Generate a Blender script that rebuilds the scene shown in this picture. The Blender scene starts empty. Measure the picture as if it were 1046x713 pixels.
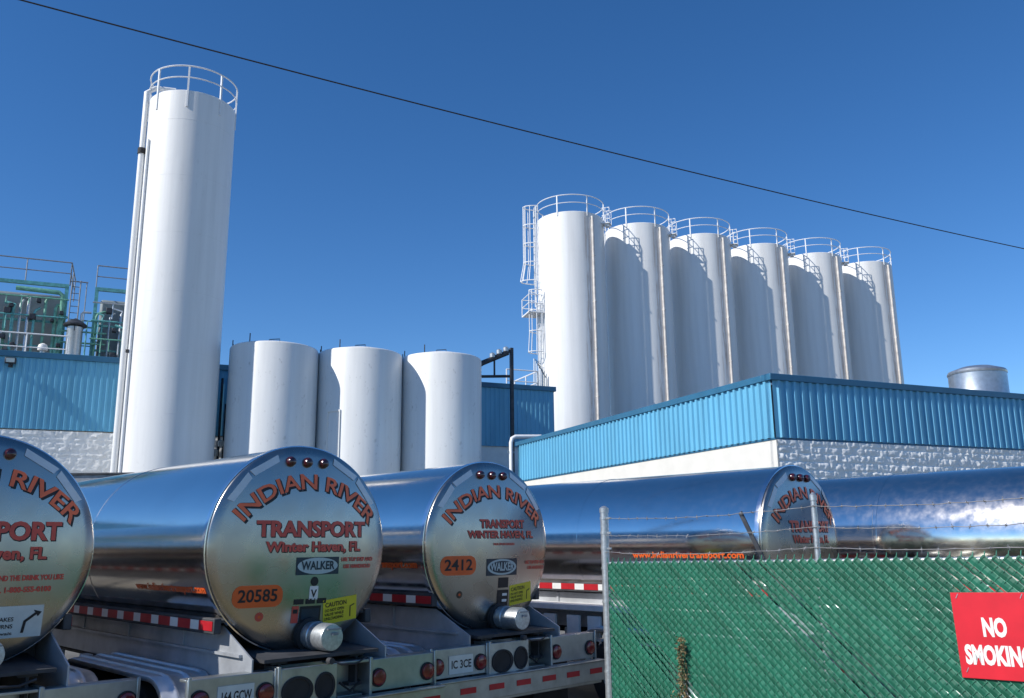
import bpy, bmesh, math, random
from mathutils import Vector, Matrix, noise
R_ = math.radians
random.seed(7)
scene = bpy.context.scene
COL = scene.collection

# ------------------------------------------------------------------ camera, sky, sun, exposure
EYE = Vector((0, 0, 2.25))
cd = bpy.data.cameras.new('camera'); cam = bpy.data.objects.new('camera', cd); COL.objects.link(cam)
cd.sensor_width = 36; cd.lens = 36 * 900 / 1046; cd.clip_start = .05; cd.clip_end = 4000
cam.matrix_world = Matrix.Translation(EYE) @ Matrix.Rotation(R_(90 + 12.51), 4, 'X') @ Matrix.Rotation(R_(-.55), 4, 'Z')
scene.camera = cam

SUN_HEAD, SUN_EL = 241.8, 37.5          # compass heading from +Y towards +X
w = bpy.data.worlds.new('World'); scene.world = w; w.use_nodes = True
nt = w.node_tree; bg = nt.nodes['Background']
sky = nt.nodes.new('ShaderNodeTexSky'); sky.sky_type = 'NISHITA'; sky.sun_disc = False
sky.sun_elevation = R_(SUN_EL); sky.sun_rotation = R_(SUN_HEAD)
sky.altitude = 1600; sky.air_density = .95; sky.dust_density = 0.0; sky.ozone_density = 3.2
hs = nt.nodes.new('ShaderNodeHueSaturation'); hs.inputs['Hue'].default_value = .504; hs.inputs['Saturation'].default_value = 1.25; hs.inputs['Value'].default_value = 1.0
nt.links.new(sky.outputs[0], hs.inputs['Color']); nt.links.new(hs.outputs[0], bg.inputs[0]); bg.inputs[1].default_value = .130
sl = bpy.data.lights.new('sun', 'SUN'); sl.energy = 4.4; sl.angle = R_(.53); sl.color = (1, .955, .88)
so = bpy.data.objects.new('sun', sl); COL.objects.link(so)
h, e = R_(SUN_HEAD), R_(SUN_EL)
sdir = Vector((math.sin(h) * math.cos(e), math.cos(h) * math.cos(e), math.sin(e)))
so.rotation_euler = sdir.to_track_quat('Z', 'Y').to_euler(); so.location = (-30, -16, 40)
vs = scene.view_settings
vs.view_transform = 'Standard'; vs.look = 'None'; vs.exposure = 0.19; vs.gamma = 1; vs.use_curve_mapping = False

# ------------------------------------------------------------------ materials
def newmat(name):
    m = bpy.data.materials.new(name); m.use_nodes = True
    n = m.node_tree.nodes; b = n['Principled BSDF']
    return m, m.node_tree, n, b
def lk(t, a, b): t.links.new(a, b)
def coords(t, n, scale=(1, 1, 1), kind='Object'):
    tc = n.new('ShaderNodeTexCoord'); mp = n.new('ShaderNodeMapping'); mp.inputs['Scale'].default_value = scale
    lk(t, tc.outputs[kind], mp.inputs[0]); return mp.outputs[0]
def noise_n(t, n, vec, scale, detail=4, rough=.55):
    q = n.new('ShaderNodeTexNoise'); q.inputs['Scale'].default_value = scale; q.inputs['Detail'].default_value = detail
    q.inputs['Roughness'].default_value = rough; lk(t, vec, q.inputs['Vector']); return q.outputs['Fac']
def ramp(t, n, fac, p0, c0, p1, c1):
    r = n.new('ShaderNodeValToRGB'); el = r.color_ramp.elements
    el[0].position = p0; el[0].color = (*c0, 1); el[1].position = p1; el[1].color = (*c1, 1)
    lk(t, fac, r.inputs[0]); return r.outputs[0]
def mixc(t, n, fac, a, b, mode='MIX'):
    x = n.new('ShaderNodeMix'); x.data_type = 'RGBA'; x.blend_type = mode
    if isinstance(fac, (int, float)): x.inputs[0].default_value = fac
    else: lk(t, fac, x.inputs[0])
    for v, i in ((a, 6), (b, 7)):
        if isinstance(v, tuple): x.inputs[i].default_value = (*v, 1)
        else: lk(t, v, x.inputs[i])
    return x.outputs[2]
def bump(t, n, b, fac, strength, dist=.02):
    u = n.new('ShaderNodeBump'); u.inputs['Strength'].default_value = strength; u.inputs['Distance'].default_value = dist
    lk(t, fac, u.inputs['Height']); lk(t, u.outputs[0], b.inputs['Normal'])
def simple(name, col, rough=.5, metal=0., var=.12, scale=6., bmp=0., stretch=(1, 1, 1), coat=0.):
    m, t, n, b = newmat(name)
    v = coords(t, n, stretch); f = noise_n(t, n, v, scale)
    lo = tuple(c * (1 - var) for c in col); hi = tuple(min(1, c * (1 + var)) for c in col)
    lk(t, ramp(t, n, f, .3, lo, .7, hi), b.inputs['Base Color'])
    b.inputs['Roughness'].default_value = rough; b.inputs['Metallic'].default_value = metal
    if coat: b.inputs['Coat Weight'].default_value = coat
    if bmp: bump(t, n, b, f, bmp)
    return m

M = {}
def painted_white(name, col, rust=False, patch=.5):
    m, t, n, b = newmat(name)
    st = noise_n(t, n, coords(t, n, (1, 1, .06)), 2.2, 5)
    c = ramp(t, n, st, .25, tuple(x * .86 for x in col), .62, col)
    sp = noise_n(t, n, coords(t, n, (1, 1, .55)), 5.0, 6, .7)
    spm = ramp(t, n, sp, .60, (0, 0, 0), .72, (1, 1, 1))
    mm = n.new('ShaderNodeMath'); mm.operation = 'MULTIPLY'; lk(t, spm, mm.inputs[0]); mm.inputs[1].default_value = patch
    c = mixc(t, n, mm.outputs[0], c, (.42, .41, .39))
    if rust:
        tc = n.new('ShaderNodeTexCoord'); dt = n.new('ShaderNodeVectorMath'); dt.operation = 'DOT_PRODUCT'
        lk(t, tc.outputs['Object'], dt.inputs[0]); dt.inputs[1].default_value = (.829, .559, 0)
        # a band beside the drain pipe where water has run down
        sub = n.new('ShaderNodeMath'); sub.operation = 'ADD'; sub.inputs[1].default_value = .36; lk(t, dt.outputs['Value'], sub.inputs[0])
        ab = n.new('ShaderNodeMath'); ab.operation = 'ABSOLUTE'; lk(t, sub.outputs[0], ab.inputs[0])
        mr = n.new('ShaderNodeMapRange'); lk(t, ab.outputs[0], mr.inputs[0]); mr.inputs[1].default_value = .06; mr.inputs[2].default_value = .34
        mr.inputs[3].default_value = 1; mr.inputs[4].default_value = 0
        ns = noise_n(t, n, coords(t, n, (2.5, 2.5, .16)), 2.4, 6, .7)
        rm = ramp(t, n, ns, .46, (0, 0, 0), .68, (1, 1, 1))
        m2 = n.new('ShaderNodeMath'); m2.operation = 'MULTIPLY'; lk(t, rm, m2.inputs[0]); lk(t, mr.outputs[0], m2.inputs[1])
        c = mixc(t, n, m2.outputs[0], c, (.33, .21, .13))
    lk(t, c, b.inputs['Base Color']); b.inputs['Roughness'].default_value = .45
    w2 = noise_n(t, n, coords(t, n, (1, 1, .7)), 1.6, 3); bump(t, n, b, w2, .12, .05)
    return m
M['silo_white'] = painted_white('silo_white_paint', (.83, .83, .82), patch=.15)
M['silo_rust'] = painted_white('silo_white_paint_stained', (.82, .82, .81), rust=True, patch=.12)
M['tank_white'] = painted_white('pebbled_white_paint', (.80, .80, .78), patch=.75)
M['rail_white'] = simple('white_rail_paint', (.78, .79, .80), .45, var=.06)
def blue_clad(name, col):
    m, t, n, b = newmat(name)
    f = noise_n(t, n, coords(t, n, (1, 1, .25)), 1.3, 5)
    lk(t, ramp(t, n, f, .3, tuple(x * .86 for x in col), .7, tuple(x * 1.08 for x in col)), b.inputs['Base Color'])
    b.inputs['Roughness'].default_value = .42
    return m
M['blue'] = blue_clad('blue_steel_cladding', (.135, .42, .62))
M['blue_cap'] = blue_clad('dark_blue_coping', (.03, .14, .25))
M['unit_grey'] = simple('grey_insulated_casing', (.20, .24, .26), .6, var=.15, scale=1.5)
M['teal'] = simple('teal_painted_steel', (.12, .38, .38), .5, var=.3)
M['green_steel'] = simple('green_painted_steel', (.16, .40, .30), .5, var=.3)
M['block'] = simple('white_split_face_block', (.86, .855, .83), .85, var=.06, scale=3, bmp=.4)
M['smooth_block'] = simple('cream_painted_wall', (.68, .66, .61), .8, var=.05, scale=1.5)
M['roof'] = simple('grey_roof_felt', (.25, .25, .26), .9)
M['dark_steel'] = simple('dark_weathered_steel', (.045, .05, .06), .55, .3, var=.4)
M['brown_pipe'] = simple('brown_drain_pipe', (.62, .58, .54), .6, var=.22, scale=3)
M['grey_steel'] = simple('grey_steel', (.23, .25, .28), .5, .3, var=.25)
M['galv'] = simple('galvanised_steel', (.50, .53, .55), .42, .75, var=.18, scale=30)
M['stain_tank'] = simple('stainless_roof_tank', (.42, .46, .50), .38, .8, var=.12)
M['black'] = simple('black_rubber', (.018, .018, .02), .75, var=.3)
M['underside'] = simple('grimy_chassis_paint', (.05, .052, .058), .7, .1, var=.45, scale=4)
M['skirt'] = simple('dull_grey_aluminium', (.40, .42, .45), .5, .25, var=.22, scale=3)
M['alu'] = simple('worn_aluminium', (.40, .43, .43), .38, .8, var=.18, scale=5, bmp=.03)
M['fender'] = simple('polished_fender_aluminium', (.60, .62, .64), .38, .6, var=.14, scale=4, bmp=.04)
M['lamp_red'] = simple('red_lamp_lens', (.17, .006, .01), .2, var=.2, coat=.6)
M['lamp_dark'] = simple('dark_lamp_lens', (.05, .006, .012), .2, var=.2, coat=.6)
M['white'] = simple('white_paint', (.76, .76, .74), .5, var=.07)
M['tape_white'] = simple('white_reflective_tape', (.72, .72, .70), .35, var=.06)
M['tape_silver'] = simple('silver_reflective_tape', (.62, .65, .67), .4, .25, var=.06)
M['tape_red'] = simple('red_reflective_tape', (.42, .012, .02), .4, var=.12)
M['orange'] = simple('orange_vinyl', (.74, .12, .02), .45, var=.08)
M['letter_red'] = simple('red_vinyl_lettering', (.92, .165, .06), .4, var=.1)
M['letter_dark'] = simple('dark_red_lettering', (.60, .08, .055), .45, var=.1)
M['ink'] = simple('black_ink', (.012, .012, .016), .5, var=.1)
M['plate_blue'] = simple('navy_plate', (.015, .03, .05), .4, var=.1)
M['plate_pale'] = simple('pale_plate', (.42, .52, .54), .45, var=.06)
M['caution_yellow'] = simple('yellow_label', (.72, .62, .03), .5, var=.06)
M['plate_white'] = simple('licence_plate_white', (.62, .66, .64), .45, var=.08)
M['sign_red'] = simple('red_sign_paint', (.62, .015, .03), .4, var=.08)
M['tyre'] = simple('tyre_rubber', (.02, .02, .021), .85, var=.3, bmp=.05)
M['cable'] = simple('black_cable', (.02, .02, .022), .6)
M['wood'] = simple('creosoted_pole', (.11, .075, .05), .85, var=.3, stretch=(6, 6, .4), bmp=.2)
M['stem'] = simple('dry_vine_stem', (.14, .10, .055), .85, var=.3)
M['leaf'] = simple('dull_vine_leaf', (.09, .105, .04), .7, var=.5, scale=25)
M['leaf_dry'] = simple('dry_vine_leaf', (.22, .17, .09), .8, var=.3, scale=25)
M['wire'] = simple('green_coated_wire', (.045, .24, .155), .4, var=.25, scale=14)
M['barb'] = simple('weathered_barbed_wire', (.30, .30, .31), .5, .6, var=.3)

def stainless(name, col, rough, wav, wscale, brushed=False, aniso=0.):
    m, t, n, b = newmat(name)
    v = coords(t, n)
    f = noise_n(t, n, v, 1.2, 3)
    lk(t, ramp(t, n, f, .3, tuple(x * .93 for x in col), .7, col), b.inputs['Base Color'])
    b.inputs['Metallic'].default_value = 1
    g = noise_n(t, n, coords(t, n, (9, 9, 9) if not brushed else (3, 3, 3)), 1.0, 2)
    rr = n.new('ShaderNodeMapRange'); lk(t, g, rr.inputs[0]); rr.inputs[1].default_value = .3; rr.inputs[2].default_value = .7
    rr.inputs[3].default_value = rough * .8; rr.inputs[4].default_value = rough * 1.25
    lk(t, rr.outputs[0], b.inputs['Roughness'])
    if aniso:
        b.inputs['Anisotropic'].default_value = aniso; tg = n.new('ShaderNodeTangent'); tg.direction_type = 'RADIAL'; tg.axis = 'X'
        lk(t, tg.outputs[0], b.inputs['Tangent'])
    bump(t, n, b, noise_n(t, n, coords(t, n, (.5, 1, 1)), wscale, 2), wav, .02)
    return m
M['chrome'] = stainless('polished_stainless', (.86, .80, .73), .12, .02, .8, aniso=.7)
M['brushed'] = stainless('brushed_stainless', (.42, .405, .375), .27, .0, .9, True)
M['rim_steel'] = stainless('bright_rim_steel', (.78, .79, .80), .16, .03, 2)

def ground_mat():
    m, t, n, b = newmat('dry_gravel_and_grass')
    v = coords(t, n)
    f = noise_n(t, n, v, .35, 8, .65); g = noise_n(t, n, v, 14, 5, .7)
    c = ramp(t, n, f, .38, (.10, .105, .05), .58, (.33, .27, .18))
    lk(t, mixc(t, n, .35, c, ramp(t, n, g, .3, (.08, .07, .05), .75, (.55, .48, .36)), 'OVERLAY'), b.inputs['Base Color'])
    b.inputs['Roughness'].default_value = .95; bump(t, n, b, g, .6, .03); return m
M['ground'] = ground_mat()
def asphalt_mat():
    m, t, n, b = newmat('worn_asphalt')
    v = coords(t, n); f = noise_n(t, n, v, .5, 6); g = noise_n(t, n, v, 60, 3)
    c = ramp(t, n, f, .3, (.13, .128, .122), .7, (.22, .215, .20))
    lk(t, mixc(t, n, .3, c, ramp(t, n, g, .3, (.10, .10, .10), .8, (.40, .39, .37)), 'OVERLAY'), b.inputs['Base Color'])
    b.inputs['Roughness'].default_value = .88; bump(t, n, b, g, .5, .01); return m
M['asphalt'] = asphalt_mat()
def slat_mat():
    m, t, n, b = newmat('green_privacy_slat')
    v = coords(t, n); f = noise_n(t, n, v, 2.2, 5); g = noise_n(t, n, v, 28, 4)
    ge = n.new('ShaderNodeNewGeometry')
    c1 = ramp(t, n, f, .3, (.004, .078, .044), .7, (.009, .130, .075))
    fd = ramp(t, n, ge.outputs['Random Per Island'], .2, (.92, .92, .92), 1.0, (1.28, 1.24, 1.30))
    c = mixc(t, n, 1.0, c1, fd, 'MULTIPLY')
    gm = ramp(t, n, g, .62, (0, 0, 0), .80, (.55, .55, .55))
    lk(t, mixc(t, n, gm, c, (.05, .17, .12)), b.inputs['Base Color']); b.inputs['Roughness'].default_value = .6
    b.inputs['Subsurface Weight'].default_value = 0.0
    return m
M['slat'] = slat_mat()

# ------------------------------------------------------------------ mesh builder
class MB:
    def __init__(s): s.v = []; s.f = []; s.mi = []; s.cur = 0
    def add(s, vs, fs):
        o = len(s.v); s.v += [tuple(q) for q in vs]
        for f in fs: s.f.append(tuple(i + o for i in f)); s.mi.append(s.cur)
        return s
    def box(s, x0, x1, y0, y1, z0, z1, M4=None):
        vs = [Vector((x, y, z)) for z in (z0, z1) for y in (y0, y1) for x in (x0, x1)]
        if M4: vs = [M4 @ q for q in vs]
        return s.add(vs, [(0, 2, 3, 1), (4, 5, 7, 6), (0, 1, 5, 4), (2, 6, 7, 3), (0, 4, 6, 2), (1, 3, 7, 5)])
    def tube(s, pts, r, n=8, closed=False, caps=True):
        pts = [Vector(p) for p in pts]; N = len(pts); rings = []
        up = None
        for i, p in enumerate(pts):
            a = pts[(i - 1) % N] if (i or closed) else p; b = pts[(i + 1) % N] if (i < N - 1 or closed) else p
            d = (b - a).normalized()
            if up is None:
                up = Vector((0, 0, 1)) if abs(d.z) < .9 else Vector((1, 0, 0))
            x = d.cross(up)
            if x.length < 1e-5: x = d.cross(Vector((.3, .9, .1)))
            x.normalize(); y = x.cross(d).normalized(); up = y
            rr = r[i] if isinstance(r, (list, tuple)) else r
            rings.append([p + x * (rr * math.cos(2 * math.pi * k / n)) + y * (rr * math.sin(2 * math.pi * k / n)) for k in range(n)])
        vs = [q for ri in rings for q in ri]; fs = []
        for i in range(N if closed else N - 1):
            j = (i + 1) % N
            for k in range(n): fs.append((i * n + k, i * n + (k + 1) % n, j * n + (k + 1) % n, j * n + k))
        if caps and not closed: fs.append(tuple(reversed(range(n)))); fs.append(tuple((N - 1) * n + k for k in range(n)))
        return s.add(vs, fs)
    def lathe(s, prof, c=(0, 0, 0), axis='Z', n=48, cap0=True, cap1=True):
        c = Vector(c); vs = []; fs = []
        for (r, hh) in prof:
            for k in range(n):
                a = 2 * math.pi * k / n; x, y = r * math.cos(a), r * math.sin(a)
                vs.append(c + (Vector((x, y, hh)) if axis == 'Z' else Vector((hh, x, y))))
        for i in range(len(prof) - 1):
            for k in range(n): fs.append((i * n + k, i * n + (k + 1) % n, (i + 1) * n + (k + 1) % n, (i + 1) * n + k))
        if cap0: fs.append(tuple(reversed(range(n))))
        if cap1: fs.append(tuple((len(prof) - 1) * n + k for k in range(n)))
        return s.add(vs, fs)
    def prism(s, poly, fn0, fn1):
        n = len(poly); vs = [fn0(p) for p in poly] + [fn1(p) for p in poly]
        return s.add(vs, [tuple(reversed(range(n))), tuple(range(n, 2 * n))] + [(i, (i + 1) % n, n + (i + 1) % n, n + i) for i in range(n)])
    def build(s, name, mats, parent=None, smooth=True, ang=32, bev=0, loc=None):
        me = bpy.data.meshes.new(name); me.from_pydata(s.v, [], s.f)
        for m in (mats if isinstance(mats, (list, tuple)) else [mats]): me.materials.append(m)
        me.polygons.foreach_set('material_index', s.mi)
        bm = bmesh.new(); bm.from_mesh(me); bmesh.ops.recalc_face_normals(bm, faces=bm.faces); bm.to_mesh(me); bm.free()
        if smooth:
            me.polygons.foreach_set('use_smooth', [True] * len(me.polygons)); me.set_sharp_from_angle(angle=R_(ang))
        me.update()
        o = bpy.data.objects.new(name, me); COL.objects.link(o)
        if parent: o.parent = parent
        if loc: o.location = loc
        if bev:
            b = o.modifiers.new('bevel', 'BEVEL'); b.width = bev; b.segments = 2; b.limit_method = 'ANGLE'; b.angle_limit = R_(40)
        return o
def raw(name, vs, fs, mats, parent=None, mi=None):
    me = bpy.data.meshes.new(name); me.from_pydata(vs, [], fs)
    for m in (mats if isinstance(mats, (list, tuple)) else [mats]): me.materials.append(m)
    if mi: me.polygons.foreach_set('material_index', mi)
    me.update(); o = bpy.data.objects.new(name, me); COL.objects.link(o)
    if parent: o.parent = parent
    return o
def tag(o, label, cat, group=None):
    o['label'] = label; o['category'] = cat
    if group: o['group'] = group
    return o
def thing(name, label, cat, loc=(0, 0, 0), rz=0, group=None):
    o = bpy.data.objects.new(name, None); COL.objects.link(o); o.location = loc; o.rotation_euler = (0, 0, rz)
    o.empty_display_size = .3
    return tag(o, label, cat, group)
def struct(o): o['kind'] = 'structure'; return o

_tc = {}
def text2d(body, size, bold=0., align='CENTER', narrow=1., spacing=1.):
    key = (body, round(size, 4), bold, align, narrow, spacing)
    if key in _tc: return _tc[key]
    cu = bpy.data.curves.new('lettering', 'FONT'); cu.body = body; cu.size = size; cu.offset = bold * size
    cu.align_x = align; cu.align_y = 'CENTER'; cu.resolution_u = 3; cu.space_character = spacing; cu.fill_mode = 'FRONT'
    ob = bpy.data.objects.new('lettering', cu)
    me = bpy.data.meshes.new_from_object(ob)
    vs = [(q.co.x * narrow, q.co.y) for q in me.vertices]; fs = [tuple(p.vertices) for p in me.polygons]
    bpy.data.objects.remove(ob); bpy.data.curves.remove(cu); bpy.data.meshes.remove(me)
    _tc[key] = (vs, fs); return vs, fs
def textw(body, size, bold=0., spacing=1.):
    vs, _ = text2d(body, size, bold, 'CENTER', 1., spacing); xs = [q[0] for q in vs]; return max(xs) - min(xs)
def fit(body, width, height, bold):
    """size and narrowing so that the capitals are height tall and the line is width wide"""
    vs, _ = text2d(body, 1, bold); ys = [q[1] for q in vs]; xs = [q[0] for q in vs]
    s = height / (max(ys) - min(ys)); return s, width / ((max(xs) - min(xs)) * s)

# ------------------------------------------------------------------ ground
def sstep(t): t = max(0, min(1, t)); return t * t * (3 - 2 * t)
def bank(x, y):
    ye = 6.0 + 4.1 * sstep((x + 1.2) / 1.9) - max(0, (x - 1.0)) * 1.19 if x < 5 else 5.3 - (x - 5) * 1.19
    return .62 * sstep((ye + .3 - y) / 2.4)
def ground():
    xs = [-1500, -600, -250, -100, -50] + [-30 + i * .5 for i in range(101)] + [30, 60, 100, 250, 600, 1500]
    ys = [-1500, -600, -250, -100, -40, -20] + [-10 + i * .5 for i in range(47)] + [20, 40, 80, 150, 300, 700, 1500]
    vs = [(x, y, bank(x, y)) for y in ys for x in xs]; n = len(xs)
    fs = [(j * n + i, j * n + i + 1, (j + 1) * n + i + 1, (j + 1) * n + i) for j in range(len(ys) - 1) for i in range(n - 1)]
    o = raw('ground', vs, fs, M['ground']); o.data.polygons.foreach_set('use_smooth', [True] * len(fs)); struct(o)
    b = MB(); pts = [(-45, 8.4), (-1.5, 8.4), (.9, 11.2), (3, 9.0), (5, 6.6), (9, 1.9), (40, 1.9), (40, 70), (-45, 70)]
    b.prism(pts, lambda p: Vector((*p, -.05)), lambda p: Vector((*p, .008))); struct(b.build('asphalt_yard', M['asphalt'], smooth=False))
ground()

# ------------------------------------------------------------------ buildings (local x along the street wall, y away from us)
BA = R_(23.3)
rv = Vector((math.cos(BA), math.sin(BA), 0)); nv = Vector((-math.sin(BA), math.cos(BA), 0))
def rn(r, n, z=0): return rv * r + nv * n + Vector((0, 0, z))

def ribbed(mb, length, z0, z1, place, pitch=.25, dep=.055):
    """ribbed steel sheet; place(t, d, z) puts length t, depth d"""
    prof = []; t = 0
    while t < length - pitch:
        prof += [(t, 0), (t + pitch * .50, 0), (t + pitch * .60, dep), (t + pitch * .90, dep)]; t += pitch
    prof += [(t, 0), (length, 0)]
    n = len(prof); vs = [place(a, d, z0) for a, d in prof] + [place(a, d, z1) for a, d in prof]
    mb.add(vs, [(i, i + 1, n + i + 1, n + i) for i in range(n - 1)])
def rough_wall(mb, x0, x1, z0, z1, y, step, amp, seed):
    nx = int((x1 - x0) / step); nz = int((z1 - z0) / step); vs = []
    for j in range(nz + 1):
        for i in range(nx + 1):
            x = x0 + (x1 - x0) * i / nx; z = z0 + (z1 - z0) * j / nz
            q = noise.noise(Vector((x * 4.6, z * 5.5, seed))) * .5 + noise.noise(Vector((x * 11, z * 11, seed + 5))) * .6
            joint = 1.0 if (z / .2) % 1 < .16 or ((x + .2 * (int(z / .2) % 2)) / .4) % 1 < .09 else 0
            vs.append((x, y - amp * (q + .35) + joint * .022, z))
    fs = [(j * (nx + 1) + i, j * (nx + 1) + i + 1, (j + 1) * (nx + 1) + i + 1, (j + 1) * (nx + 1) + i) for j in range(nz) for i in range(nx)]
    mb.add(vs, fs)

def right_building():
    r0, r1, n0, n1, zt, zb = 14.73, 46.0, 17.61, 33.6, 6.42, 4.80
    L, D = r1 - r0, n1 - n0
    t = thing('plant_building', 'low plant building with bright blue ribbed cladding above white block, behind the fenced tanker', 'building', rn(r0, n0), BA)
    b = MB(); ribbed(b, L, zb, zt - .16, lambda a, d, z: Vector((a, -.03 - d, z))); b.build('front_cladding', M['blue'], t, smooth=False)
    b = MB(); ribbed(b, D, zb, zt - .16, lambda a, d, z: Vector((-.03 - d, a, z))); b.build('side_cladding', M['blue'], t, smooth=False)
    b = MB(); b.box(.05, L, .10, D, 0, zb + .1); b.box(.05, L, .10, D, zb + .12, zt - .3)
    b.build('wall_core', M['smooth_block'], t)
    b = MB(); rough_wall(b, -.0, 12, 2.6, zb - .055, -.055, .035, .048, 3.0)
    b.box(12, L, -.06, .1, 0, zb - .055); b.box(0, 12, -.06, .1, 0, 2.6); b.build('block_wall', M['block'], t, ang=50)
    b = MB(); b.box(-.02, .05, -.05, D, 0, zb - .055); b.build('side_wall', M['smooth_block'], t)
    b = MB(); b.box(-.04, L, -.04, D, zb - .05, zb - .006); b.build('drip_flashing', M['blue_cap'], t)
    b = MB(); b.box(-.11, L + .1, -.11, .25, zt - .17, zt); b.box(-.11, .25, .252, D + .1, zt - .17, zt)
    b.box(-.03, L, D - .2, D + .03, 0, zt - .18)
    b.build('coping', M['blue_cap'], t, bev=.012)
    b = MB(); b.box(.26, L - .2, .26, D - .3, zt - .29, zt - .22); b.build('roof', M['roof'], t)
right_building()

def long_building():
    r0, r1, n0, n1, zt, zb = -40.0, 19.25, 39.5, 62.0, 10.0, 6.90
    L, D = r1 - r0, n1 - n0
    t = thing('plant_building', 'long blue clad plant building behind the white tanks with pipework on its roof', 'building', rn(r0, n0), BA)
    b = MB(); ribbed(b, L, zb, zt - .2, lambda a, d, z: Vector((a, -.03 - d, z)), .24, .022); b.build('front_cladding', M['blue'], t, smooth=False)
    b = MB(); ribbed(b, D, zb, zt - .2, lambda a, d, z: Vector((L + .03 + d, a, z)), .24, .045); b.build('side_cladding', M['blue'], t, smooth=False)
    b = MB(); b.box(0, L - .05, .1, D, 0, zb + .1); b.box(0, L - .05, .1, D, zb + .12, zt - .35); b.build('wall_core', M['smooth_block'], t)
    b = MB(); rough_wall(b, 30, 44, 2.0, zb - .05, -.03, .06, .06, 8.0); b.box(0, 30, .05, .1, 0, zb); b.box(44, L, .05, .1, 0, zb)
    b.box(30, 44, .05, .1, 0, 2.0); b.build('block_wall', M['block'], t, ang=50)
    b = MB(); b.box(0, L + .12, -.12, .3, zt - .24, zt); b.box(L - .3, L + .12, .302, D, zt - .24, zt); b.build('coping', M['blue_cap'], t, bev=.015)
    b = MB(); b.box(0, L - .31, .31, D, zt - .34, zt - .2); b.build('roof', M['roof'], t)
long_building()

def roof_rail(parent, pts, hgt, r=.022, mats=None, mid=True, name='guard_rail', up=Vector((0, 0, 1))):
    b = MB()
    for a, c in zip(pts[:-1], pts[1:]):
        a, c = Vector(a), Vector(c)
        b.tube([a + up * hgt, c + up * hgt], r, 6)
        if mid: b.tube([a + up * hgt * .52, c + up * hgt * .52], r * .85, 6)
        k = max(1, round((c - a).length / 1.5))
        for i in range(k + 1):
            p = a.lerp(c, i / k); b.tube([p, p + up * hgt], r, 6)
    return b.build(name, mats or M['grey_steel'], parent)

# ------------------------------------------------------------------ silos and tanks
def ring_rail(parent, Rr, z, hgt, r=.028, nposts=9, a0=0., drop=.5, gap=None):
    b = MB(); N = 72
    a_s, a_e = (0, 2 * math.pi) if gap is None else gap
    for hh, rr in ((hgt, r), (hgt * .52, r * .85)):
        if gap is None: b.tube([(Rr * math.cos(2 * math.pi * k / N), Rr * math.sin(2 * math.pi * k / N), z + hh) for k in range(N)], rr, 6, closed=True)
        else: b.tube([(Rr * math.cos(a_s + (a_e - a_s) * k / N), Rr * math.sin(a_s + (a_e - a_s) * k / N), z + hh) for k in range(N + 1)], rr, 6)
    for k in range(nposts):
        a = a0 + 2 * math.pi * k / nposts
        b.box(-.045, .02, -.035, .035, z - drop, z + hgt, Matrix.Rotation(a, 4, 'Z') @ Matrix.Translation((Rr, 0, 0)))
    return b.build('guard_rail', M['rail_white'], parent)
def shell_profile(R, H, bead=2.4, dome=.12):
    p = [(R, 0)]; z = bead
    while z < H - .8:
        p += [(R, z - .012), (R + .0035, z - .01), (R + .0035, z + .01), (R, z + .012)]; z += bead
    p += [(R, H - .03), (R - .03, H), (R * .6, H + dome * .7), (.05, H + dome)]
    return p
def dirh(hd): return Vector((math.sin(R_(hd)), math.cos(R_(hd)), 0))

def tall_silo():
    H, R = 20.48, 1.73
    t = thing('storage_silo', 'tallest lone white silo at left with a ring rail and white pipe down its side', 'silo', (-13.5, 34.45, 0))
    b = MB(); b.lathe(shell_profile(R, H), n=96); b.build('shell', M['silo_white'], t, ang=14)
    ring_rail(t, R + .02, H, 1.06, .032, 8, R_(-100 - 22), .75)
    toc = 158.6                                        # heading from the silo to the viewer
    d = dirh(toc + 84) * (R + .13); c = MB()
    c.tube([d + Vector((0, 0, 0)), d + Vector((0, 0, H - 2.4))], .125, 16)
    c.tube([d + Vector((0, 0, H - 2.2)), d + Vector((0, 0, H + .35)), d * .82 + Vector((0, 0, H + .62)), d * .4 + Vector((0, 0, H + .7))], .11, 12)
    c.build('fill_pipe', M['silo_white'], t)
    c = MB(); c.tube([d + Vector((0, 0, H - 2.42)), d + Vector((0, 0, H - 2.18))], .165, 14)
    c.build('pipe_coupling', M['black'], t)
    c = MB(); d2 = dirh(toc + 64) * (R + .06); c.tube([d2, d2 + Vector((0, 0, H - 2))], .05, 10)
    for z in range(2, 19, 2): c.box(-.3, .12, -.05, .05, z, z + .06, Matrix.Translation(d) @ Matrix.Rotation(math.atan2(d.y, d.x), 4, 'Z'))
    c.build('conduit', M['rail_white'], t)
    for z in (3.0, 9.6): c = MB(); q = dirh(toc + 66) * (R + .13); c.box(-.06, .06, -.06, .06, z, z + .12, Matrix.Translation(q)); c.build('junction_box', M['black'], t)
tall_silo()

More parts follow.
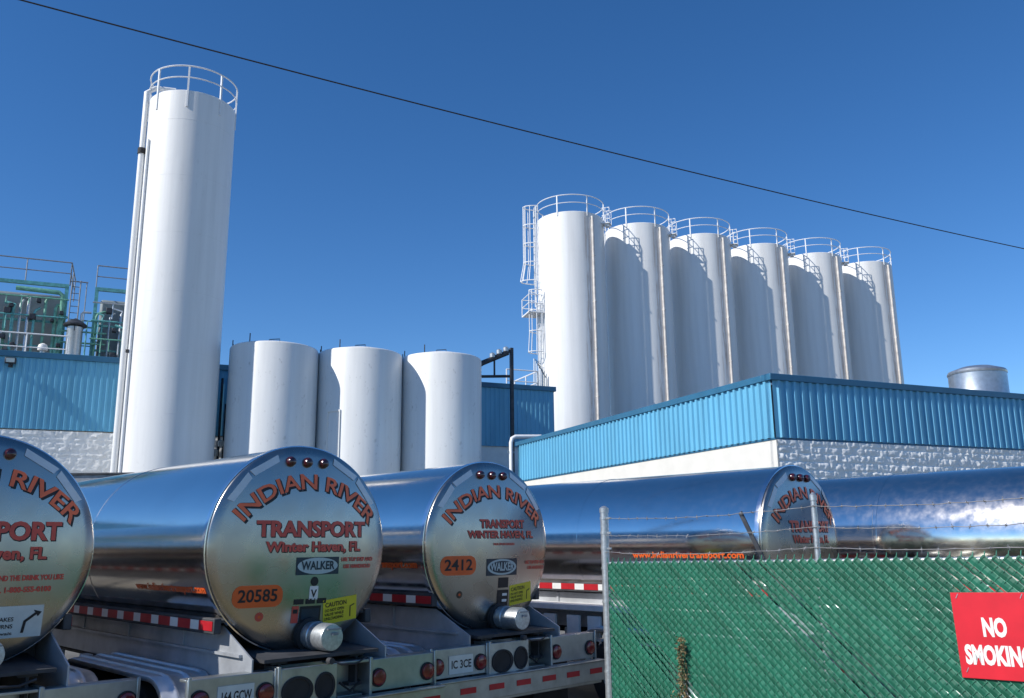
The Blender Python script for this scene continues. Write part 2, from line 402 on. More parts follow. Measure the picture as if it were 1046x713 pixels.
def short_tank(x, y, H, label, kind):
    R = 1.8
    t = thing('storage_tank', label, 'tank', (x, y, 0), 0, 'short white storage tanks in a row')
    b = MB(); b.lathe([(R, 0), (R, H - .09), (R - .03, H - .03), (R - .09, H), (R * .5, H + .2), (.05, H + .28)], n=72); b.build('shell', M['tank_white'], t)
    for k, a in enumerate((200, 245, 262)):
        b = MB(); q = dirh(a) * (R - .1); b.tube([q + Vector((0, 0, H - .02)), q + Vector((0, 0, H + (.34, .26, .22)[k]))], .022, 8); b.build('vent_pipe', M['dark_steel'], t)
    b = MB(); q = dirh(170) * .2; b.tube([q + Vector((-.25, 0, H + .2)), q + Vector((-.22, 0, H + .40)), q + Vector((.2, 0, H + .42)), q + Vector((.22, 0, H + .2))], .022, 8); b.build('lid_handle', M['grey_steel'], t)
    if kind == 'hatch':
        hd = 170 + 30; b = MB()
        for (a0, a1, z0, z1) in ((-6, 14, 7.6, 7.68), (-6, -4.6, 3, 7.6), (12.6, 14, 3, 7.6)):
            n = 6; pts = [hd + a0 + (a1 - a0) * i / n for i in range(n + 1)]
            for p, q in zip(pts[:-1], pts[1:]):
                A, B = dirh(p), dirh(q); b.add([A * R + Vector((0, 0, z0)), A * (R + .04) + Vector((0, 0, z0)), A * (R + .04) + Vector((0, 0, z1)), A * R + Vector((0, 0, z1)),
                    B * R + Vector((0, 0, z0)), B * (R + .04) + Vector((0, 0, z0)), B * (R + .04) + Vector((0, 0, z1)), B * R + Vector((0, 0, z1))],
                    [(0, 1, 2, 3), (7, 6, 5, 4), (0, 4, 5, 1), (1, 5, 6, 2), (2, 6, 7, 3)])
        b.build('hatch_frame', M['tank_white'], t)
    return t
short_tank(-9.93, 36.0, 10.3, 'short white tank directly beside the tall lone silo', 'plain')
short_tank(-6.56, 37.25, 10.3, 'middle short white tank with a framed hatch on its shaded side', 'hatch')
short_tank(-3.17, 38.5, 10.33, 'short white tank at the right end of its row, beside the dark pipe post', 'plain')

def pipe_between():
    t = thing('riser_pipes', 'thin dark riser pipes with valves in the gap between tall silo and short tank', 'pipework', rn(3.25, 38.9, 0), BA)
    b = MB()
    for dx, z in ((-.18, 9.5), (.02, 9.3), (.22, 8.2)): b.tube([(dx, 0, 0), (dx, 0, z)], .05, 8)
    b.build('riser', M['dark_steel'], t)
    b = MB()
    for dx, z in ((-.1, 6.1), (.1, 5.6), (0, 5.2), (.1, 6.5)): b.lathe([(.0, -.14), (.12, -.12), (.13, .1), (.04, .16)], (dx, -.1, z), n=12)
    b.build('valve', M['galv'], t)
pipe_between()

def silo_row():
    p0, p1 = Vector((3.92, 55.05, 0)), Vector((27.32, 65.9, 0))
    H, R = 22.95, 2.21
    labels = ['nearest white silo of the tall row, with caged ladders up its left side',
              'second white silo of the tall row, beside the one with caged ladders',
              'third white silo of the tall row, between two others, counted from the caged ladders',
              'fourth white silo of the tall row, third from its right end',
              'fifth white silo of the tall row, next to the last one',
              'last white silo at the far right end of the tall row']
    hp = 146.0
    shell = MB(); shell.lathe(shell_profile(R, H, 2.9, .3), n=96)
    pipe = MB(); q = dirh(hp) * (R + .10)
    pipe.tube([dirh(hp) * (R - .1) + Vector((0, 0, H - .25)), q + Vector((0, 0, H - .3)), q + Vector((0, 0, H - .7)), q + Vector((0, 0, .3))], .085, 12)
    for z in range(2, 23, 3): pipe.box(-.15, .12, -.07, .07, z, z + .05, Matrix.Translation(q) @ Matrix.Rotation(math.atan2(q.y, q.x), 4, 'Z'))
    plat = MB(); m4 = Matrix.Rotation(R_(90 - 108), 4, 'Z') @ Matrix.Translation((R, 0, 0))
    plat.box(-.05, .5, -.32, .32, H - .42, H - .37, m4)
    for yy in (-.32, .30):
        for zz in (H + .1, H + .62): plat.box(0, .5, yy, yy + .025, zz, zz + .045, m4)
        for xx in (.2, .47): plat.box(xx, xx + .03, yy, yy + .025, H - .4, H + .64, m4)
    plat.box(.15, .4, -.2, .2, H - .58, H - .42, m4)
    proto = None
    for i in range(6):
        p = p0.lerp(p1, i / 5)
        t = thing('storage_silo', labels[i], 'silo', p, 0, 'row of six tall white silos')
        if proto is None:
            parts = [shell.build('shell', M['silo_rust'], t, ang=14), pipe.build('drain_pipe', M['brown_pipe'], t),
                     plat.build('access_platform', M['rail_white'], t), ring_rail(t, R + .02, H, 1.1, .03, 7, R_(-90 + 26), .25)]
            proto = parts
        else:
            for q_ in proto:
                if i == 5 and q_.name.startswith('access_platform'): continue
                c = q_.copy(); COL.objects.link(c); c.parent = t
        if i == 0: first = t
    # caged ladders on the first silo
    def cage(hd, z0, z1, rad, flare):
        m4 = Matrix.Rotation(R_(90 - hd), 4, 'Z') @ Matrix.Translation((R + .16, 0, 0)); b = MB()
        nb = 7; zs = []; z = z0
        while z < z1 + .01: zs.append(z); z += (z1 - z0) / round((z1 - z0) / 1.15)
        def pt(k, z):
            a = -math.pi * .5 + math.pi * k / (nb - 1); rr = rad * (1 + flare * max(0, 1 - (z - z0) / 1.2))
            return m4 @ Vector((rr * math.cos(a) * 1.75, rr * math.sin(a), z))
        for z in zs:
            b.tube([m4 @ Vector((-.02, -rad, z))] + [pt(k, z) for k in range(nb)] + [m4 @ Vector((-.02, rad, z))], .035, 6)
        for k in range(nb): b.tube([pt(k, z0), pt(k, z0 + .6), pt(k, z0 + 1.2), pt(k, z1)], .028, 6)
        return b
    def ladder(hd, z0, z1):
        m4 = Matrix.Rotation(R_(90 - hd), 4, 'Z') @ Matrix.Translation((R + .16, 0, 0)); b = MB()
        for yy in (-.23, .23): b.box(-.03, .03, yy - .02, yy + .02, z0, z1, m4)
        z = z0 + .15
        while z < z1: b.tube([m4 @ Vector((0, -.23, z)), m4 @ Vector((0, .23, z))], .016, 6); z += .3
        return b
    cage(262, 18.8, 23.9, .44, .28).build('ladder_cage', M['rail_white'], first)
    ladder(262, 17.2, 24.0).build('ladder', M['rail_white'], first)
    cage(246, 14.0, 18.0, .40, .12).build('ladder_cage', M['rail_white'], first)
    ladder(246, 4.0, 17.3).build('ladder', M['rail_white'], first)
    b = MB(); m4 = Matrix.Rotation(R_(90 - 254), 4, 'Z') @ Matrix.Translation((R, 0, 0))
    b.box(0, .95, -.75, .75, 16.5, 16.58, m4)
    for yy in (-.75, .75):
        for zz in (17.1, 17.65): b.tube([m4 @ Vector((0, yy, zz)), m4 @ Vector((.95, yy, zz))], .03, 6)
        b.tube([m4 @ Vector((.95, yy, 16.5)), m4 @ Vector((.95, yy, 17.65))], .03, 6)
    for zz in (17.1, 17.65): b.tube([m4 @ Vector((.95, -.75, zz)), m4 @ Vector((.95, .75, zz))], .03, 6)
    b.build('rest_platform', M['rail_white'], first)
    b = MB()
    for k in range(5):
        hd = 232 + k * 4; d = dirh(hd) * (R + .12)
        b.tube([d + Vector((0, 0, 8)), d + Vector((0, 0, 12.3 + k * .25)), d * 1.18 + Vector((0, 0, 12.8 + k * .2)), d * 1.2 + Vector((0, 0, 11.5))], .035, 6)
    b.build('control_pipework', M['galv'], first)
silo_row()

# ------------------------------------------------------------------ rooftop plant on the long building
def tower(name, label, r, n, wd, dp, z0, z1, mat, rail_ext, seed):
    random.seed(seed)
    t = thing(name, label, 'process unit', rn(r, n, z0), BA); H = z1 - z0
    b = MB(); b.box(.15, wd - .15, .75, dp, .02, H - .25); b.build('vessel', mat, t, bev=.12)
    b = MB()
    for x in (0, wd): b.box(x - .07, x + .07, .1, .24, 0, H + .02)
    b.box(-.07, wd + .07, .09, .25, H - .03, H + .12); b.box(-.07, wd + .07, .11, .23, H * .55, H * .55 + .09); b.box(-.07, wd + .07, .11, .23, H * .25, H * .25 + .08)
    b.build('steel_frame', M['teal'], t)
    roof_rail(t, [(-.05, .2, H + .1), (wd + rail_ext, .2, H + .1), (wd + rail_ext, dp, H + .1)], 1.05, .028, M['grey_steel'])
    def pp(): return random.choice([M['galv'], M['green_steel'], M['teal'], M['galv']])
    for k in range(11):
        x = .1 + (wd - .2) * (k + random.uniform(-.3, .3)) / 10; zt = random.uniform(.45, .9) * H; b = MB()
        y = random.uniform(-.18, .02)
        pts = [(x, y, 0), (x, y, zt - .15), (x + .05, y + .03, zt), (x + random.choice((-.35, .35, .2)), y + .1, zt + .12)]
        b.tube(pts, random.uniform(.035, .075), 8)
        b.build('pipe', pp(), t)
    for k in range(4):
        zz = H * (.16 + .22 * k); b = MB(); b.tube([(-.1, -.22, zz), (wd + .15, -.22, zz)], .035, 8)
        for q in range(3):
            x = random.uniform(.2, wd - .2); b.tube([(x, -.22, zz), (x, -.22, zz - random.uniform(.3, .7))], .03, 6)
        b.build('pipe', pp(), t)
    b = MB(); zz = H - .32
    b.tube([(wd * .42, .0, zz + .05), (wd - .28, .0, zz), (wd - .12, .0, zz - .12), (wd - .10, .0, zz - .8), (wd - .22, -.05, 0)], .1, 10); b.build('large_pipe', M['green_steel'], t)
    for q in range(10):
        x, zz = random.uniform(.1, wd), random.uniform(.2, H * .8); s_ = random.uniform(.06, .13); b = MB()
        b.box(x - s_, x + s_, -.3, .0, zz - s_, zz + s_); b.build('valve_body', M['dark_steel'], t, bev=.02)
    return t
tower('process_unit', 'left roof unit of grey and teal pipework under a rail, at the photo edge', -6.6, 42.0, 3.35, 3.0, 9.82, 13.55, M['unit_grey'], .1, 3)
tower('process_unit', 'roof unit of green framed pipework half hidden behind the tall silo', -2.05, 42.0, 3.2, 3.0, 9.82, 13.55, M['unit_grey'], .0, 11)
def mid_ladder():
    t = thing('access_ladder', 'dark steel access ladder frame between the two roof pipework units', 'ladder', rn(-3.1, 42.6, 9.82), BA)
    b = MB()
    for x in (0, .35): b.tube([(x, 0, 0), (x, 0, 4.2)], .03, 6)
    for k in range(13): b.tube([(0, 0, .3 + k * .3), (.35, 0, .3 + k * .3)], .018, 6)
    b.tube([(-.1, 0, 4.15), (.65, 0, 4.15)], .03, 6); b.tube([(.6, 0, 0), (.6, 0, 4.15)], .025, 6); b.build('rungs', M['grey_steel'], t)
    roof_rail(t, [(.4, .1, 0), (1.0, .1, 0)], 2.4, .03, M['teal']); 
mid_ladder()
def vent():
    t = thing('roof_vent', 'silver roof vent stack with a dark conical rain cap', 'vent', rn(-2.70, 41.0, 9.8), BA)
    b = MB(); b.lathe([(.30, 0), (.29, 1.5), (.31, 1.55), (.31, 1.7)], n=28); b.build('stack', M['galv'], t)
    b = MB(); b.lathe([(.46, 1.74), (.48, 1.80), (.25, 1.98), (.06, 2.08), (.02, 2.1)], n=28)
    for k in range(4):
        a = k * math.pi / 2; b.box(-.02, .02, -.02, .02, 1.5, 1.78, Matrix.Translation((.29 * math.cos(a), .29 * math.sin(a), 0)))
    b.build('rain_cap', M['dark_steel'], t)
    t = thing('vent_dome', 'small white mushroom vent on the blue building roof edge', 'vent', rn(-3.84, 41.0, 9.8), BA)
    b = MB(); b.lathe([(.1, 0), (.1, .6)], n=16); b.build('neck', M['galv'], t)
    b = MB(); b.lathe([(.19, .6), (.2, .72), (.16, .84), (.06, .9)], n=20); b.build('hood', M['white'], t)
vent()
def mid_pipes():
    random.seed(31)
    t = thing('roof_pipework', 'low green and silver pipework between the rooftop units behind the vent stack', 'pipework', rn(-3.1, 42.2, 9.82), BA)
    for k in range(9):
        x = random.uniform(0, 1.5); zt = random.uniform(1.0, 2.6); b = MB(); y = random.uniform(-.5, .4)
        b.tube([(x, y, 0), (x, y, zt), (x + .06, y, zt + .06), (x + random.uniform(.3, .7), y, zt + .06)], random.uniform(.03, .06), 8)
        b.build('pipe', random.choice([M['teal'], M['green_steel'], M['galv']]), t)
    for z in (.5, 1.2, 1.7): b = MB(); b.tube([(-.3, -.3, z), (1.6, -.3, z)], .04, 8); b.build('pipe', M['green_steel'], t)
mid_pipes()
t = thing('roof_railing', 'pale low pipe railing along the blue building roof at far left', 'railing', rn(-9, 40.6, 9.8), BA)
roof_rail(t, [(0, 0, 0), (6.1, 0, 0)], 1.2, .03, M['rail_white'])
t = thing('roof_railing', 'small white railing on the roof corner beside the nearest tall silo', 'railing', rn(17.3, 40.9, 9.8), BA)
roof_rail(t, [(0, 0, 0), (1.75, 0, 0), (1.75, 3, 0)], 1.25, .035, M['rail_white'])
def wall_light():
    t = thing('wall_light', 'small dark floodlight on an arm at the top of the blue cladding', 'wall lamp', rn(-4.75, 39.43, 9.42), BA)
    b = MB(); b.tube([(0, 0, 0), (0, -.22, .0)], .045, 8); b.box(-.08, .08, -.05, .02, -.1, .1); b.build('arm', M['dark_steel'], t)
    b = MB(); b.box(-.2, .2, -.27, -.08, 0.02, .26); b.build('lamp_head', M['dark_steel'], t, bev=.03)
    b = MB(); b.box(-.15, .15, -.278, -.272, .06, .22); b.build('lens', M['plate_pale'], t)
wall_light()
def pipe_bridge():
    t = thing('pipe_support', 'dark steel post carrying a sloping pipe from the right short tank', 'pipe support', rn(16.55, 38.5, 0), BA)
    b = MB(); b.box(-.08, .08, -.08, .08, 0, 11.6); b.build('post', M['dark_steel'], t, bev=.01)
    b = MB(); b.tube([(-2.3, 0, 10.25), (-1.5, 0, 10.75), (-.2, 0, 11.35)], .13, 10); b.build('sloping_pipe', M['dark_steel'], t)
    b = MB(); b.tube([(-2.0, 0, 10.05), (0, 0, 10.2)], .07, 8); b.box(-.2, .0, -.06, .06, 11.35, 11.5); b.tube([(-.9, 0, 10.1), (-.9, 0, 11.0)], .05, 8); b.build('cross_beam', M['dark_steel'], t)
    b = MB()
    for x, z in ((-1.0, 11.15), (-.65, 11.35), (-.3, 11.5)): b.lathe([(.03, -.15), (.14, -.1), (.14, .08), (.05, .14)], (x, 0, z), n=12)
    b.build('valve', M['galv'], t)
    t = thing('downpipe', 'white gooseneck pipe at the left end of the low blue building', 'pipe', rn(14.6, 34.1, 0), BA)
    b = MB(); b.tube([(0, 0, 0), (0, 0, 6.45), (.05, 0, 6.62), (.2, 0, 6.7), (1.4, 0, 6.75)], .085, 12); b.build('pipe', M['rail_white'], t)
    b = MB()
    for z in (2, 4, 6): b.box(-.15, .15, -.02, .02, z, z + .08)
    b.build('clamp', M['galv'], t)
pipe_bridge()
def roof_tank():
    t = thing('roof_tank', 'squat stainless tank on the low blue building roof at far right', 'tank', (21.45, 40.0, 6.15))
    b = MB(); b.lathe([(1.22, 0), (1.22, 1.8), (1.235, 1.83), (1.22, 1.86), (1.22, 3.55)], n=56, cap1=False); b.build('shell', M['stain_tank'], t)
    b = MB(); b.lathe([(1.245, 3.53), (1.26, 3.60), (1.2, 3.70), (.7, 3.88), (.1, 3.94)], n=56); b.build('lid', M['stain_tank'], t)
roof_tank()
def shed():
    t = thing('loading_canopy', 'flat dark canopy roof just visible behind the leftmost tanker', 'canopy', (-14.6, 25.2, 0), 0)
    b = MB(); b.box(0, 3.78, 0, 2.6, 4.0, 4.30); b.build('roof', M['grey_steel'], t, bev=.02)
    b = MB(); b.box(-.06, 3.84, -.06, 2.66, 4.30, 4.35); b.build('coping', M['dark_steel'], t)
    for x in (.15, 3.6):
        for y in (.15, 2.4): q = MB(); q.box(x - .07, x + .07, y - .07, y + .07, 0, 4.0); q.build('post', M['dark_steel'], t)
shed()

# ------------------------------------------------------------------ tankers
U = Vector((-.696, .718, 0)).normalized(); V = Vector((U.y, -U.x, 0))
TZ, TR, TL = 2.25, 1.0, 12.0
def capx(y, z):
    q = min(1., (y * y + (z - TZ) ** 2) / (TR * TR)); return -.03 - .10 * (1 - q)
def on_cap(y, z, lift=.004): return (capx(y, z) - lift, y, z)
class Decal:
    """flat or arched lettering and labels on the dished end"""
    def __init__(s): s.v = []; s.f = []; s.mi = []
    def put(s, vf, fn, mi):
        vs, fs = vf; o = len(s.v); s.v += [fn(p) for p in vs]
        for f in fs: s.f.append(tuple(i + o for i in f)); s.mi.append(mi)
    def line(s, body, yc, zc, size, mi, bold=.02, narrow=1., lift=.005, spacing=1., rot=0.):
        ca, sa = math.cos(rot), math.sin(rot)
        s.put(text2d(body, size, bold, 'CENTER', narrow, spacing), lambda p: on_cap(yc - (p[0] * ca - p[1] * sa), zc + p[0] * sa + p[1] * ca, lift), mi)
    def fitline(s, body, yc, zc, wd, ht, mi, bold=.02, lift=.005):
        k, nr = fit(body, wd, ht, bold); s.line(body, yc, zc, k, mi, bold, nr, lift)
    def arc(s, body, yc, z0, rad, span, ht, mi, bold, lift, dy=0, dz=0):
        k, nr = fit(body, span, ht, bold)
        def fn(p):
            a = p[0] / rad; rr = rad + p[1]; return on_cap(yc - rr * math.sin(a) + dy, z0 + rr * math.cos(a) + dz, lift)
        s.put(text2d(body, k, bold, 'CENTER', nr), fn, mi)
    def poly(s, pts, mi, lift=.003):
        c = (sum(p[0] for p in pts) / len(pts), sum(p[1] for p in pts) / len(pts)); o = len(s.v)
        s.v += [on_cap(*p, lift) for p in pts] + [on_cap(*c, lift)]; n = len(pts)
        for i in range(n): s.f.append((o + i, o + (i + 1) % n, o + n)); s.mi.append(mi)
    def rect(s, yc, zc, wd, ht, mi, lift=.003, round_=0., rot=0.):
        pts = []; ca, sa = math.cos(rot), math.sin(rot)
        if round_ == 0:
            nx, nz = max(2, int(wd / .06)), max(2, int(ht / .06)); o = len(s.v)
            for j in range(nz + 1):
                for i in range(nx + 1):
                    x, z = -wd / 2 + wd * i / nx, -ht / 2 + ht * j / nz; s.v.append(on_cap(yc - (x * ca - z * sa), zc + x * sa + z * ca, lift))
            for j in range(nz):
                for i in range(nx): a = o + j * (nx + 1) + i; s.f.append((a, a + 1, a + nx + 2, a + nx + 1)); s.mi.append(mi)
            return
        else:
            for (cx, cy, a0) in ((wd / 2 - round_, -ht / 2 + round_, -90), (wd / 2 - round_, ht / 2 - round_, 0), (-wd / 2 + round_, ht / 2 - round_, 90), (-wd / 2 + round_, -ht / 2 + round_, 180)):
                for k in range(7): a = R_(a0 + 15 * k); pts.append((cx + round_ * math.cos(a), cy + round_ * math.sin(a)))
        s.poly([(yc - (x * ca - z * sa), zc + x * sa + z * ca) for x, z in pts], mi, lift)
    def disc(s, yc, zc, r, mi, lift=.003, sx=1.):
        s.poly([(yc + sx * r * math.cos(k * math.pi / 14), zc + r * math.sin(k * math.pi / 14)) for k in range(28)], mi, lift)
    def build(s, name, mats, parent):
        o = raw(name, s.v, s.f, mats, parent, s.mi)
        me = o.data; bm = bmesh.new(); bm.from_mesh(me)
        for f in bm.faces:
            if f.normal.x > 0: f.normal_flip()
        bm.to_mesh(me); bm.free(); return o

shared = {}
def once(key, maker):
    """build a part the first time, afterwards return a linked copy of it"""
    if key not in shared: shared[key] = maker(); return shared[key]
    c = shared[key].copy(); COL.objects.link(c); return c
def part(key, maker, parent, loc=None):
    o = once(key, maker); o.parent = parent
    if loc is not None: o.location = loc
    return o

def mk_shell():
    b = MB(); n = 96
    prof = [(TR, 0.03), (TR, TL - .05), (TR - .05, TL), (.6, TL + .12), (.05, TL + .16)]
    b.lathe(prof, (0, 0, TZ), 'X', n, cap0=False); return b.build('tank_shell', M['chrome'])
def mk_cap():
    b = MB(); prof = [(TR - .004, .03)]
    for k in range(1, 6): a = R_(90 * k / 6); prof.append((TR - .03 + .03 * math.cos(a), -.0 - .03 * math.sin(a)))
    for k in range(14): r = (TR - .03) * (1 - k / 14); prof.append((r, -.03 - .10 * (1 - (r / TR) ** 2)))
    prof.append((.012, -.13)); b.lathe(prof, (0, 0, TZ), 'X', 96, cap0=False); return b.build('end_cap', M['brushed'], ang=60)
def mk_rim():
    b = MB(); b.lathe([(TR + .001, .012), (TR + .012, .014), (TR + .014, .03), (TR + .014, .075), (TR + .001, .08)], (0, 0, TZ), 'X', 96, cap0=False, cap1=False); return b.build('end_rim', M['rim_steel'])
def mk_band():
    b = MB(); x = 0
    b.lathe([(TR + .0005, x - .03), (TR + .004, x - .025), (TR + .004, x + .025), (TR + .0005, x + .03)], (0, 0, TZ), 'X', 96, False, False)
    return b.build('seam_band', M['chrome'])
def mk_marker():
    b = MB(); b.lathe([(.052, 0), (.052, -.03), (.04, -.055), (.01, -.065)], (0, 0, 0), 'X', 20); return b.build('marker_light', M['lamp_dark'])
def mk_tape(side):
    d = Decal()
    for a0, a1 in ((20, 40.5), (42, 62)):
        p = [(.955 * math.sin(R_(a)), TZ + .955 * math.cos(R_(a))) for a in (a0, a1)]
        q = [(.885 * math.sin(R_(a)), TZ + .885 * math.cos(R_(a))) for a in (a0 + .5, a1 - .5)]
        N = 6; pts = [tuple(p[0][i] + (p[1][i] - p[0][i]) * k / N for i in (0, 1)) for k in range(N + 1)] + [tuple(q[1][i] + (q[0][i] - q[1][i]) * k / N for i in (0, 1)) for k in range(N + 1)]
        d.poly([(side * y, z) for y, z in pts], 0, .006)
    return d.build('reflective_tape', [M['tape_silver']], None)
def mk_outlet():
    b = MB(); b.lathe([(.128, 0), (.128, -.12), (.135, -.13), (.135, -.17), (.128, -.18), (.128, -.40), (.12, -.425), (.02, -.43)], (0, 0, 0), 'X', 36); o = b.build('outlet_valve', M['galv'])
    c = MB(); c.lathe([(.16, .12), (.165, .02), (.165, -.05), (.13, -.06)], (0, 0, 0), 'X', 36); c.build('collar', M['black'], o)
    c = MB(); c.box(-.455, -.43, -.05, .01, .02, .045); c.box(-.445, -.43, -.09, .06, .07, .085); c.build('latch', M['grey_steel'], o); return o
def outlet(parent, loc):
    if 'outlet' not in shared:
        o = shared['outlet'] = mk_outlet()
    else:
        s_ = shared['outlet']; o = s_.copy(); COL.objects.link(o)
        for ch in s_.children: c = ch.copy(); COL.objects.link(c); c.parent = o
    o.parent = parent; o.location = loc; return o
def mk_rail(side):
    b = MB(); y0, y1 = sorted((side * .80, side * .875)); b.box(.0, 11.2, y0, y1, -.075, .065)
    y0, y1 = sorted((side * .72, side * .80)); b.box(.02, 11.2, y0, y1, .02, .05)
    return b.build('side_rail', M['underside'], bev=.01)
def mk_stripe(side):
    b = MB(); y0, y1 = sorted((side * .8765, side * .8815))
    x = .02; k = 0
    while x < 10.8:
        b.cur = 0; b.box(x, x + .28, y0, y1, -.045, .04); b.cur = 1; b.box(x + .28, x + .46, y0, y1, -.045, .04); x += .46
    return b.build('reflective_stripe', [M['tape_red'], M['tape_white']], smooth=False)
def mk_skirt(side):
    b = MB(); s = side; P = [(.12, 1.53), (-.48, 1.27), (-.48, 1.04), (10.2, 1.04), (10.2, 1.53)]
    b.prism(P, lambda p: Vector((p[0], s * .715, p[1])), lambda p: Vector((p[0], s * .73, p[1])))
    b.box(-.3, 10.2, *sorted((s * .7305, s * .765)), 1.275, 1.30)
    for x in (.9, 2.3, 3.7, 5.1, 6.5): b.box(x, x + .04, *sorted((s * .7305, s * .75)), 1.302, 1.52)
    return b.build('side_skirt', M['skirt'], smooth=False)
def mk_frame():
    b = MB()
    for y in (-.42, .42):
        b.box(-.42, 10.8, y - .08, y + .08, 1.2, 1.23); b.box(-.42, 10.8, y - .08, y + .08, .93, .96); b.box(-.42, 10.8, y - .012, y + .012, .96, 1.2)
    for x in (.3, 1.6, 2.9, 5, 7, 9, 10.5): b.box(x - .05, x + .05, -.4, .4, .98, 1.18)
    for x in (.5, 3.0, 6, 10): b.box(x - .12, x + .12, -.7, .7, 1.235, 1.42)
    return b.build('chassis_frame', M['underside'], smooth=False)
def mk_fender():
    # long tandem fender: flat top, rounded ends, ridges running fore and aft
    path = []
    for k in range(7): a = R_(180 - 15 * k); path.append((.48 + .42 * math.cos(a), .70 + .40 * math.sin(a)))
    for k in range(1, 8): path.append((.48 + 2.04 * k / 8, 1.10))
    for k in range(7): a = R_(90 - 15 * k); path.append((2.52 + .42 * math.cos(a), .70 + .40 * math.sin(a)))
    prof = [(.74, 0), (.745, 0), (.75, .018), (.785, .018), (.80, 0), (.9, 0), (.915, .018), (.945, .018), (.96, 0), (1.08, 0), (1.095, .018), (1.125, .018), (1.14, 0), (1.22, 0), (1.245, -.01), (1.25, -.05)]
    vs = []
    for i, (x, z) in enumerate(path):
        a = path[max(0, i - 1)]; c = path[min(len(path) - 1, i + 1)]; dx, dz = c[0] - a[0], c[1] - a[1]; l = math.hypot(dx, dz); nx, nz = -dz / l, dx / l
        for (y, hgt) in prof: vs.append((x + nx * hgt, y, z + nz * hgt))
    m = len(prof); fs = [(i * m + j, i * m + j + 1, (i + 1) * m + j + 1, (i + 1) * m + j) for i in range(len(path) - 1) for j in range(m - 1)]
    b = MB(); b.add(vs, fs); o = b.build('fender', M['fender'], ang=50)
    md = o.modifiers.new('thick', 'SOLIDIFY'); md.thickness = .006; return o
def mk_wheel():
    b = MB()
    for y0 in (-.29, .03): b.lathe([(.28, y0), (.46, y0 - .005), (.50, y0 + .03), (.505, y0 + .13), (.50, y0 + .23), (.46, y0 + .265), (.28, y0 + .26)], (0, 0, 0), 'Z', 40, False, False)
    o = b.build('wheel', M['tyre'])
    c = MB(); c.lathe([(.285, -.25), (.27, .27), (.285, .28), (.25, .2), (.14, .16), (.12, .24), (.02, .25)], (0, 0, 0), 'Z', 32, True, False); c.build('rim', M['alu'], o); return o
def wheel(parent, x, side):
    if 'wheel' not in shared: o = shared['wheel'] = mk_wheel()
    else:
        s_ = shared['wheel']; o = s_.copy(); COL.objects.link(o)
        for ch in s_.children: c = ch.copy(); COL.objects.link(c); c.parent = o
    o.parent = parent; o.location = (x, side * .93, .505); o.rotation_euler = (R_(-90 * side), 0, 0)
def mk_panel(side):
    b = MB(); y0, y1 = (.50, 1.33) if side > 0 else (-1.33, -.50)
    b.box(-.52, -.48, y0, y1, .95, 1.25); b.box(-.478, -.36, y0, y1, 1.225, 1.25); b.box(-.54, -.521, y0, y0 + .03, .93, 1.27); b.box(-.54, -.521, y1 - .03, y1, .93, 1.27)
    return b.build('lamp_panel', M['alu'], bev=.006)
def mk_lamp():
    b = MB(); b.cur = 1; b.lathe([(.088, 0), (.088, -.014), (.074, -.016)], (0, 0, 0), 'X', 28, True, False); b.cur = 0
    b.lathe([(.076, -.012), (.072, -.028), (.05, -.036), (.01, -.038)], (0, 0, 0), 'X', 28, False, True)
    return b.build('tail_light', [M['lamp_red'], M['black']])
def mk_box():
    b = MB()
    # plate with an oval and a round opening on the left, open bay on the right
    b.box(-.56, -.52, -.11, .48, .82, 1.26); b.box(-.565, -.30, .48, .51, .80, 1.28); b.box(-.565, -.30, -.51, -.48, .80, 1.28)
    b.box(-.30, -.27, -.48, .48, .80, 1.26); b.box(-.55, -.305, -.48, -.115, 1.235, 1.262); b.box(-.55, -.305, -.48, .48, .78, .80); b.box(-.50, -.31, -.44, -.16, .805, .95)
    o = b.build('lamp_box', M['alu'], bev=.005)
    return o
def mk_hole(sx):
    b = MB(); n = 32
    def ring(rx, rz, x): return [Vector((x, rx * math.cos(2 * math.pi * k / n), rz * math.sin(2 * math.pi * k / n))) for k in range(n)]
    L = [ring(.125 * sx, .125, 0), ring(.125 * sx, .125, -.012), ring(.10 * sx, .105, -.015), ring(.095 * sx, .10, -.003)]
    vs = [q for l in L for q in l]; fs = [(i * n + k, i * n + (k + 1) % n, (i + 1) * n + (k + 1) % n, (i + 1) * n + k) for i in range(3) for k in range(n)] + [tuple(3 * n + k for k in range(n))]
    b.add(vs, fs); return b.build('lamp_socket', M['black'])
def mk_deck():
    b = MB(); poly = [(-.50, 1.27), (.35, 1.27), (.35, 1.36), (-.0, 1.32), (-.5, 1.30)]
    b.prism(poly, lambda p: Vector((p[0], -.62, p[1])), lambda p: Vector((p[0], .62, p[1])))
    b.tube([(-.53, -.05, 1.24), (-.56, -.15, 1.20), (-.55, -.32, 1.19), (-.53, -.46, 1.23)], .012, 6); b.lathe([(.03, -.04), (.03, .02)], (-.55, -.03, 1.24), 'X', 12)
    return b.build('rear_deck', M['underside'])
def mk_bumper():
    b = MB(); b.box(-.66, -.60, -1.34, 1.34, .70, .92); b.box(-.68, -.55, -1.34, 1.34, .921, .94); b.box(-.60, -.42, -1.34, 1.34, .66, .70)
    for y in (-.6, .6): b.box(-.6, -.2, y - .05, y + .05, .72, .90)
    o = b.build('rear_bumper', M['alu'], bev=.006)
    y = -1.28
    while y < 1.2: s_ = MB(); s_.box(-.666, -.6625, y, y + .22, .79, .85); s_.build('reflective_dash', M['tape_red'], o, smooth=False); y += .415
    return o
def bumper(parent, dr):
    if 'bumper' not in shared: o = shared['bumper'] = mk_bumper()
    else:
        s_ = shared['bumper']; o = s_.copy(); COL.objects.link(o)
        for ch in s_.children: c = ch.copy(); COL.objects.link(c); c.parent = o
    o.parent = parent; o.location = (0, 0, -dr)
